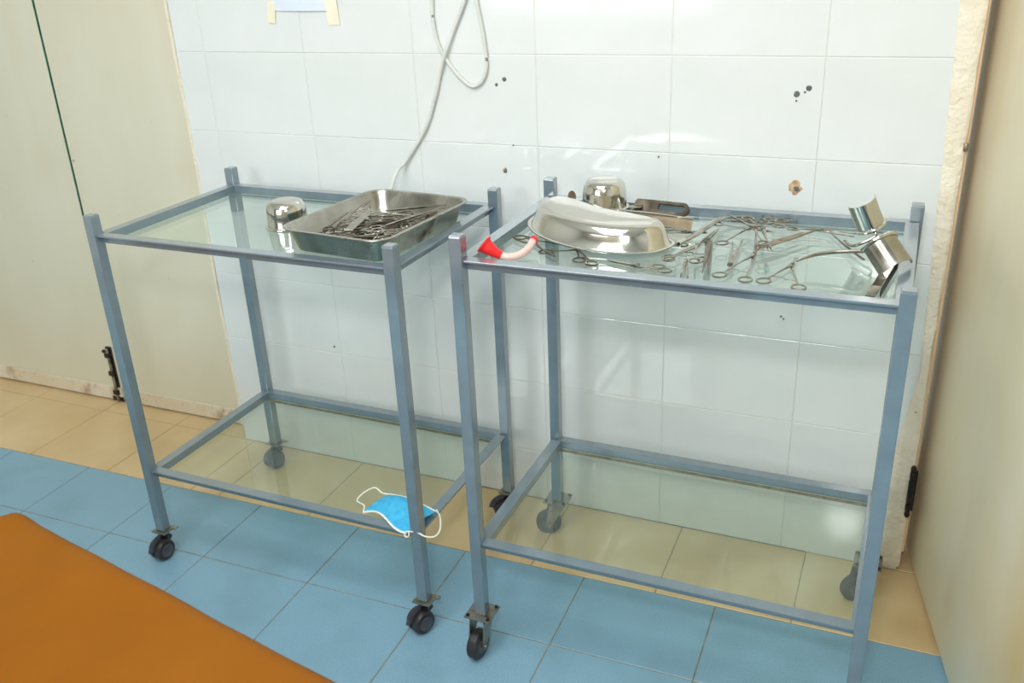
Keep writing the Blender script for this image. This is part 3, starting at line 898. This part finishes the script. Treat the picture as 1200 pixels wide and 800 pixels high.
# thin oblong handle loop beside the red tube
t = empty('wire_retractor', (0.13, -0.40, ZGR + 0.003))
tag(t, 'dark oblong wire handle loop between red tube and kidney basin', 'retractor')
obj('loop', sweep([Vector((0.032 * math.cos(a) * 1.0, 0.013 * math.sin(a), 0.002)) for a in [2 * PI * k / 28 for k in range(28)]], 0.0022, 0.0016, 6, closed=True), 'steel_dark', t, True)
obj('shaft', sweep([(0.032, 0, 0.002), (0.06, -0.01, 0.002), (0.115, -0.02, 0.002)], 0.0026, 0.0016, 6), 'steel_dark', t, True)
t.rotation_euler = (0, 0, -0.55)

# tweezers
gt = 'tweezers on the right trolley'
tweezers((0.518, -0.452), (0.499, -0.322), (0.513, -0.306), Zi + 0.004, 'steel tweezers with a dark band at their closed end, mid glass', gt, band='black_metal')
tweezers((0.440, -0.428), (0.452, -0.520), (0.464, -0.518), Zi + 0.001, 'bright steel tweezers with both tips at the front rail', gt, w=0.003)
tweezers((0.464, -0.346), (0.486, -0.514), (0.496, -0.517), Zi + 0.010, 'dark steel tweezers pointing at the front rail', gt, w=0.0046, mat='steel_dark')
t = empty('scissors', (0.580, -0.312, Zi + 0.010))
tag(t, 'brown-stained flat steel shears in the right half of the heap', 'shears')
e = Vector((0.064, 0.100, 0))
sd = Vector((e.y, -e.x, 0)).normalized()
obj('blade', sweep([-e * 0.45, -e * 0.30, e * 0.2, e * 0.8], [0.006, 0.0095, 0.0085, 0.0012], 0.0016, 6), 'steel_brown', t)
obj('blade', sweep([-e * 0.38 - sd * 0.012 + Vector((0, 0, -0.003)), e * 0.1 - sd * 0.011 + Vector((0, 0, -0.003)), e * 0.62 - sd * 0.013 + Vector((0, 0, -0.003))], [0.004, 0.006, 0.001], 0.0012, 6), 'steel_brown', t)
obj('hook', sweep(catmull([-e * 0.42, -e * 0.55 + Vector((0.004, 0, -0.003)), -e * 0.80 + Vector((0.016, 0.0, -0.008)), -e * 0.82 + Vector((0.022, 0.004, -0.008))], 4), 0.0016, sides=6), 'steel_brown', t, True)
obj('rivet', cyl((0, 0, 0.0016), 0.003, 0.003, 'Z', 10), 'steel_brown', t)

# pale curved retractor
t = empty('curved_retractor', (0.414, -0.365, ZGR))
tag(t, 'pale curved steel retractor lying across the middle of the heap', 'retractor')
o0 = Vector((0.414, -0.365, ZGR))
pts = [Vector((x, y, ZGR + zz)) - o0 for x, y, zz in ((0.414, -0.365, 0.012), (0.429, -0.312, 0.013), (0.445, -0.232, 0.014), (0.458, -0.196, 0.014), (0.476, -0.176, 0.012), (0.505, -0.160, 0.009))]
obj('blade', sweep(catmull(pts, 5), [0.0036, 0.0070, 0.0088, 0.0070, 0.0048, 0.0040], [0.0034, 0.0028, 0.0022, 0.0020, 0.0024, 0.0028], 10), 'steel_inst', t, True)
obj('tube_end', sweep([pts[0] - (pts[1] - pts[0]).normalized() * 0.006, pts[0], pts[0] + (pts[1] - pts[0]) * 0.3], 0.0048, sides=12), 'steel', t, True)
obj('bore', sweep([pts[0] - (pts[1] - pts[0]).normalized() * 0.0066, pts[0] - (pts[1] - pts[0]).normalized() * 0.0050], 0.0033, sides=12), 'black_metal', t)

# speculum with slotted handle
sp = empty('speculum', (0.270, -0.205, ZGR), -0.13)
tag(sp, 'dark steel speculum with slotted loop handle beside the upturned bowl', 'speculum')
def slot_ring(L, h0, h1, hole0, hole1, th, nseg=10):
    out, inn = [], []
    # closed outline in x-z, slot towards +x
    def rr(x0, x1, za, zb, n):
        P = []
        r_ = (zb - za) / 2
        for k in range(n + 1):
            a = -PI / 2 + PI * k / n
            P.append((x1 - r_ + r_ * math.cos(a), (za + zb) / 2 + r_ * math.sin(a)))
        for k in range(n + 1):
            a = PI / 2 + PI * k / n
            P.append((x0 + r_ * 0.4 + r_ * 0.4 * math.cos(a), (za + zb) / 2 + r_ * math.sin(a)))
        return P
    o_ = rr(0.0, L, 0.0, h1, nseg)
    i_ = rr(hole0, hole1, h1 * 0.22, h1 * 0.80, nseg)
    n = len(o_)
    V, F = [], []
    for (P, y) in ((o_, -th), (i_, -th), (o_, th), (i_, th)):
        V += [Vector((x, y, z)) for x, z in P]
    for k in range(n):
        j = (k + 1) % n
        F.append((k, j, n + j, n + k))
        F.append((2 * n + k, 3 * n + k, 3 * n + j, 2 * n + j))
        F.append((k, 2 * n + k, 2 * n + j, j))
        F.append((n + k, n + j, 3 * n + j, 3 * n + k))
    return V, F
hd = obj('loop_handle', xf(slot_ring(0.115, 0.01, 0.028, 0.050, 0.106, 0.0035), Matrix.Translation((0.0, 0.024, 0.010)) @ Matrix.Rotation(-0.80, 4, 'X')), 'steel_dark', sp)
obj('upper_blade', sweep([(-0.012, 0.026, 0.016), (0.0, 0.027, 0.018), (0.02, 0.028, 0.020)], [0.008, 0.012, 0.009], 0.0022, 8), 'steel_inst', sp, True)
obj('lower_blade', xf(box(0.062, 0, 0, 0.165, 0.003, 0.022, 0.001), Matrix.Translation((0.0, -0.030, 0.013)) @ Matrix.Rotation(-0.35, 4, 'X')), 'steel_brown', sp)
obj('blade_lip', sweep([(-0.02, -0.030, 0.0255), (0.06, -0.030, 0.0262), (0.145, -0.030, 0.0245)], 0.0022, sides=6), 'steel', sp, True)
obj('hinge_bar', sweep([(0.006, -0.030, 0.012), (0.004, 0.0, 0.014), (0.002, 0.028, 0.018)], 0.0030, sides=8), 'steel_dark', sp, True)
obj('lever', sweep([(0.004, -0.032, 0.016), (-0.004, -0.030, 0.034), (-0.008, -0.028, 0.048)], [0.0048, 0.0036, 0.0016], 0.0014, 6, up=(0, 1, 0)), 'steel', sp, True)
for k in range(9):
    obj('grip_tooth', box(0.030 + k * 0.0085, 0.0438, 0.0300, 0.004, 0.003, 0.003), 'steel_dark', hd)

# small upright paddle behind the basin
t = empty('paddle_retractor', (0.150, -0.180, ZGR))
tag(t, 'small dark upright paddle beside the upturned bowl on the right trolley', 'retractor')
dsk = xf(lathe([(0.0, -0.001), (0.0085, -0.001), (0.0085, 0.001), (0.0, 0.001)], 20), Matrix.Translation((-0.006, 0.0, 0.030)) @ Matrix.Rotation(0.5, 4, 'Z') @ Matrix.Rotation(PI / 2, 4, 'X') @ Matrix.Scale(1.55, 4, (0, 1, 0)))
obj('paddle', dsk, 'steel_brown', t, True)
obj('shaft', sweep([(-0.008, 0.0, 0.024), (0.006, -0.012, 0.012), (0.028, -0.030, 0.003)], 0.0026, 0.0014, 6), 'steel', t, True)

# scalpel and hooked probe on the bare glass
t = empty('scalpel', (0.671, -0.246, Zi))
tag(t, 'slim steel scalpel lying left of the curved-blade retractors', 'scalpel')
obj('handle', sweep([(0.002, -0.005, 0.0), (0.025, -0.055, 0.001), (0.050, -0.104, 0.001)], [0.0018, 0.0028, 0.0028], 0.0012, 6), 'steel_dark', t, True)
obj('blade', sweep([(0.002, -0.005, 0.0), (-0.012, 0.028, 0.0), (-0.023, 0.052, 0.001)], [0.0026, 0.0022, 0.0004], 0.0006, 6), 'steel_inst', t)

# right-hand flat retractor along the side rail
t = empty('flat_retractor', (0.754, -0.446, ZGR + 0.011))
tag(t, 'flat steel blade handle lying against the right rail, below the curved blades', 'retractor')
e = Vector((0.022, 0.162, 0)).normalized()
sd = Vector((e.y, -e.x, 0))
def strip(a, b_, w, z, mat, name, par, th=0.0015):
    P = [e * a, e * b_]
    return obj(name, sweep([p + Vector((0, 0, z)) for p in P], w, th, 4, up=(0, 0, 1)), mat, par)
strip(-0.092, -0.045, 0.0095, 0.0, 'steel', 'blade_end', t)
strip(-0.044, -0.012, 0.0088, 0.0004, 'steel_dark', 'grip', t)
strip(-0.011, 0.082, 0.0100, 0.0, 'steel', 'handle', t)
obj('side_flange', sweep([e * -0.06 + sd * 0.0095 + Vector((0, 0, -0.004)), e * 0.08 + sd * 0.0095 + Vector((0, 0, -0.004))], 0.0012, 0.0085, 6), 'steel_dark', t)

# two retractors with trough-shaped blades
def trough(r, L, a0, a1, th, n=18, taper=1.0):
    V, F = [], []
    for (zz, s) in ((0.0, 1.0), (L, taper)):
        for rr in (r, r - th):
            for k in range(n + 1):
                a = a0 + (a1 - a0) * k / n
                V.append(Vector((rr * s * math.sin(a), -rr * s * math.cos(a), zz)))
    m_ = n + 1
    for k in range(n):
        F.append((k, k + 1, 2 * m_ + k + 1, 2 * m_ + k))
        F.append((m_ + k, 3 * m_ + k, 3 * m_ + k + 1, m_ + k + 1))
        F.append((k, m_ + k, m_ + k + 1, k + 1))
        F.append((2 * m_ + k, 2 * m_ + k + 1, 3 * m_ + k + 1, 3 * m_ + k))
    for k in (0, n):
        F.append((k, 2 * m_ + k, 3 * m_ + k, m_ + k))
    return V, F
def frame_axes(xa, za):
    za = za.normalized()
    xa = (xa - za * xa.dot(za)).normalized()
    ya = za.cross(xa)
    return Matrix((xa, ya, za)).transposed().to_4x4()
gr_ = 'retractors with trough blades'
# upper one
c1 = Vector((0.7125, -0.280, 0.913))
t = empty('trough_retractor', (c1.x, c1.y, ZGR))
tag(t, 'upper of two steel retractors with upright trough blades at the back right corner', 'retractor', gr_)
Ax = frame_axes(Rv * 0.90 + Uv * 0.40 - Fv * 0.1, Rv * -0.46 + Uv * 0.80 - Fv * 0.38)
T1 = Matrix.Translation(c1 - Vector((c1.x, c1.y, ZGR))) @ Ax
obj('trough_blade', xf(trough(0.0245, 0.048, -1.45, 1.45, 0.0016), T1 @ Matrix.Translation((0, 0, -0.022))), 'steel', t, True)
P = [T1 @ Vector((0.0262 * math.sin(a), -0.0262 * math.cos(a), -0.024)) for a in [-1.5 + 3.0 * k / 18 for k in range(19)]]
obj('flange', sweep(P, 0.0028, sides=8), 'steel', t, True)
end1 = T1 @ Vector((0.0, -0.020, -0.026))
obj('handle', sweep(catmull([end1, end1 + Vector((0.0, -0.004, -0.012)), Vector((-0.012, -0.020, 0.012)), Vector((-0.03, 0.03, 0.004))], 5), 0.0026, sides=8), 'steel_inst', t, True)
# lower one
c2 = Vector((0.755, -0.395, 0.878))
t = empty('trough_retractor', (c2.x, c2.y, ZGR))
tag(t, 'lower of two steel retractors with trough blades, its bent handle reaching left', 'retractor', gr_)
Ax = frame_axes(Rv * 0.90 + Uv * 0.40 + Fv * 0.12, Rv * 0.36 - Uv * 0.80 - Fv * 0.35)
T2_ = Matrix.Translation(c2 - Vector((c2.x, c2.y, ZGR))) @ Ax
obj('trough_blade', xf(trough(0.0290, 0.050, PI - 1.5, PI + 1.5, 0.0018, taper=1.02), T2_ @ Matrix.Translation((0, 0, -0.022))), 'steel_dull', t, True)
P = [T2_ @ Vector((0.0305 * math.sin(a), -0.0305 * math.cos(a), -0.023)) for a in [PI - 1.5 + 3.0 * k / 18 for k in range(19)]]
obj('flange', sweep(P, 0.0030, sides=8), 'steel', t, True)
oo = Vector((c2.x, c2.y, ZGR))
hp = [Vector((0.622, -0.432, 0.868)) - oo, Vector((0.638, -0.415, 0.872)) - oo, Vector((0.660, -0.402, 0.876)) - oo, Vector((0.690, -0.398, 0.880)) - oo, Vector((0.722, -0.398, 0.884)) - oo]
obj('handle', sweep(catmull(hp, 5), [0.0012, 0.0026, 0.0032, 0.0030, 0.0034], sides=8), 'steel_inst', t, True)

# ------------------------------------------------------------------ on the wall: cable and paper
cb = empty('power_cable', (-0.2, -0.006, 1.0))
tag(cb, 'white cable looping down the tiled wall behind the instrument tray', 'cable')
oc = Vector((-0.2, -0.006, 1.0))
main = [(-0.332, -0.110, 0.828), (-0.345, -0.075, 0.842), (-0.350, -0.030, 0.872), (-0.335, -0.010, 0.892), (-0.278, -0.007, 0.970), (-0.248, -0.007, 1.040), (-0.233, -0.007, 1.086), (-0.215, -0.012, 1.131), (-0.189, -0.008, 1.188), (-0.158, -0.007, 1.249), (-0.125, -0.006, 1.34), (-0.11, -0.006, 1.60), (-0.11, -0.006, 2.2)]
obj('cable_run', sweep(catmull([Vector(p) - oc for p in main], 8), 0.0042, sides=8), 'cable', cb, True)
lp = [(-0.200, -0.006, 1.60), (-0.232, -0.006, 1.36), (-0.239, -0.006, 1.250), (-0.239, -0.006, 1.197), (-0.228, -0.006, 1.151), (-0.199, -0.006, 1.106), (-0.169, -0.006, 1.076), (-0.147, -0.006, 1.067), (-0.125, -0.006, 1.082), (-0.114, -0.006, 1.116), (-0.119, -0.006, 1.179), (-0.131, -0.006, 1.249), (-0.150, -0.006, 1.38), (-0.17, -0.006, 1.60), (-0.185, -0.006, 1.64), (-0.200, -0.006, 1.60)]
obj('cable_loop', sweep(catmull([Vector(p) - oc for p in lp], 8), 0.0042, sides=8), 'cable', cb, True)
pp = empty('paper_note', (-0.59, 0.0, 1.23))
tag(pp, 'pale paper sheet taped high on the tiled wall', 'paper')
def paper_pt(u, v):
    return Vector((-0.084 + 0.168 * u, -0.0022 - 0.003 * math.sin(PI * u) * (1 - v), 0.0 + 0.24 * v + 0.002 * (1 - u)))
VF = patch(lambda u, v: paper_pt(u, v), 12, 6, 0.0)
VF = ([p if i < len(VF[0]) // 2 else p + Vector((0, 0.0005, 0)) for i, p in enumerate(VF[0])], VF[1])
obj('sheet', VF, 'paper', pp)
obj('tape', xf(box(0, 0, 0, 0.022, 0.001, 0.050), Matrix.Translation((-0.085, -0.0030, -0.001)) @ Matrix.Rotation(0.12, 4, 'Y')), 'tape', pp)
obj('tape', xf(box(0, 0, 0, 0.032, 0.001, 0.062), Matrix.Translation((0.087, -0.0032, 0.000)) @ Matrix.Rotation(-0.03, 4, 'Y') @ Matrix.Rotation(0.06, 4, 'X')), 'tape', pp)

# ------------------------------------------------------------------ examination couch in the foreground
CZ = 0.62
ca = math.atan2(-0.137, 0.717)
couch = empty('examination_couch', (-0.47, -1.135, 0.0), ca)
tag(couch, 'orange-brown vinyl examination couch in the near left corner', 'couch')
# local: +x along the long edge, -y towards the camera
CL0, CL1, CW = -0.85, 0.95, 0.64
def couch_top(u, v):
    x = CL0 + (CL1 - CL0) * u
    y = -CW * v
    e_ = min(v * CW, (1 - v) * CW)
    ex = min(u, 1 - u) * (CL1 - CL0)
    h = 0.0
    r_ = 0.022
    for q in (e_, ex):
        if q < r_:
            h -= r_ - math.sqrt(max(0, r_ * r_ - (r_ - q) ** 2))
    # crease near the head section, shallow wrinkles
    xe = x + 0.35 * (-y)
    st = min(1, max(0, (0.098 - xe) / 0.045))
    h -= 0.026 * st * st * (3 - 2 * st) * math.exp(-(v * CW / 0.30) ** 2)
    h -= 0.010 * math.exp(-((xe - 0.045) / 0.014) ** 2) * math.exp(-(v * CW / 0.16) ** 2)
    h += 0.005 * math.exp(-((xe - 0.108) / 0.022) ** 2) * math.exp(-(v * CW / 0.25) ** 2)
    for (k0, amp, wd) in ((0.20, 0.0022, 0.016), (0.33, 0.0026, 0.020), (0.52, 0.0018, 0.018)):
        h += amp * math.exp(-((x * 0.45 - y + 0.02 * math.sin(7 * x) - k0) / wd) ** 2) * (0.5 + noise.noise((x * 3, k0 * 9, 1)))
    h += 0.006 * noise.noise((x * 4.0, y * 5.0, 0.3)) * min(1, v * CW / 0.08) + 0.002 * noise.noise((x * 12 + y * 9, y * 5, 2.0))
    h += 0.003 * math.sin(12 * (x * 0.4 - y)) * noise.noise((x * 2, y * 2, 5))
    return Vector((x, y, CZ + h))
us = sorted(set([0, 0.002, 0.005, 0.009, 0.013] + [0.02 + 0.96 * k / 120 for k in range(121)] + [0.987, 0.991, 0.995, 0.998, 1]))
vv = sorted(set([0, 0.003, 0.008, 0.016, 0.026, 0.036] + [0.05 + 0.9 * k / 50 for k in range(51)] + [0.964, 0.974, 0.984, 0.992, 0.997, 1]))
V, F = [], []
nv_ = len(vv)
for u in us:
    for v in vv:
        V.append(couch_top(u, v))
for i in range(len(us) - 1):
    for j in range(nv_ - 1):
        F.append((i * nv_ + j, i * nv_ + j + 1, (i + 1) * nv_ + j + 1, (i + 1) * nv_ + j))
# skirt down the sides and a bottom face
per = [i * nv_ for i in range(len(us))] + [(len(us) - 1) * nv_ + j for j in range(1, nv_)] + [i * nv_ + nv_ - 1 for i in range(len(us) - 2, -1, -1)] + [j for j in range(nv_ - 2, 0, -1)]
bidx = []
for q in per:
    p = V[q]
    bidx.append(len(V))
    V.append(Vector((p.x, p.y, CZ - 0.075)))
for k in range(len(per)):
    a, b_ = per[k], per[(k + 1) % len(per)]
    c_, d_ = bidx[(k + 1) % len(per)], bidx[k]
    F.append((a, b_, c_, d_))
F.append(tuple(reversed(bidx)))
obj('padded_top', (V, F), 'vinyl', couch, True)
obj('side_rail', bx(CL0 + 0.02, CL1 - 0.02, -0.05, -0.02, CZ - 0.115, CZ - 0.075, 0.002), 'frame', couch)
obj('side_rail', bx(CL0 + 0.02, CL1 - 0.02, -CW + 0.02, -CW + 0.05, CZ - 0.115, CZ - 0.075, 0.002), 'frame', couch)
for x in (CL0 + 0.05, CL1 - 0.05):
    obj('cross_rail', bx(x - 0.015, x + 0.015, -CW + 0.05, -0.05, CZ - 0.112, CZ - 0.078, 0.002), 'frame', couch)
    for y in (-0.035, -CW + 0.035):
        lg = obj('leg', bx(x - 0.015, x + 0.015, y - 0.015, y + 0.015, 0.012, CZ - 0.115, 0.002), 'frame', couch)
        obj('rubber_foot', xf(lathe([(0.022, 0.0), (0.022, 0.012), (0.018, 0.026), (0.0, 0.026)], 14), Matrix.Translation((x, y, 0.0))), 'rubber', lg, True)
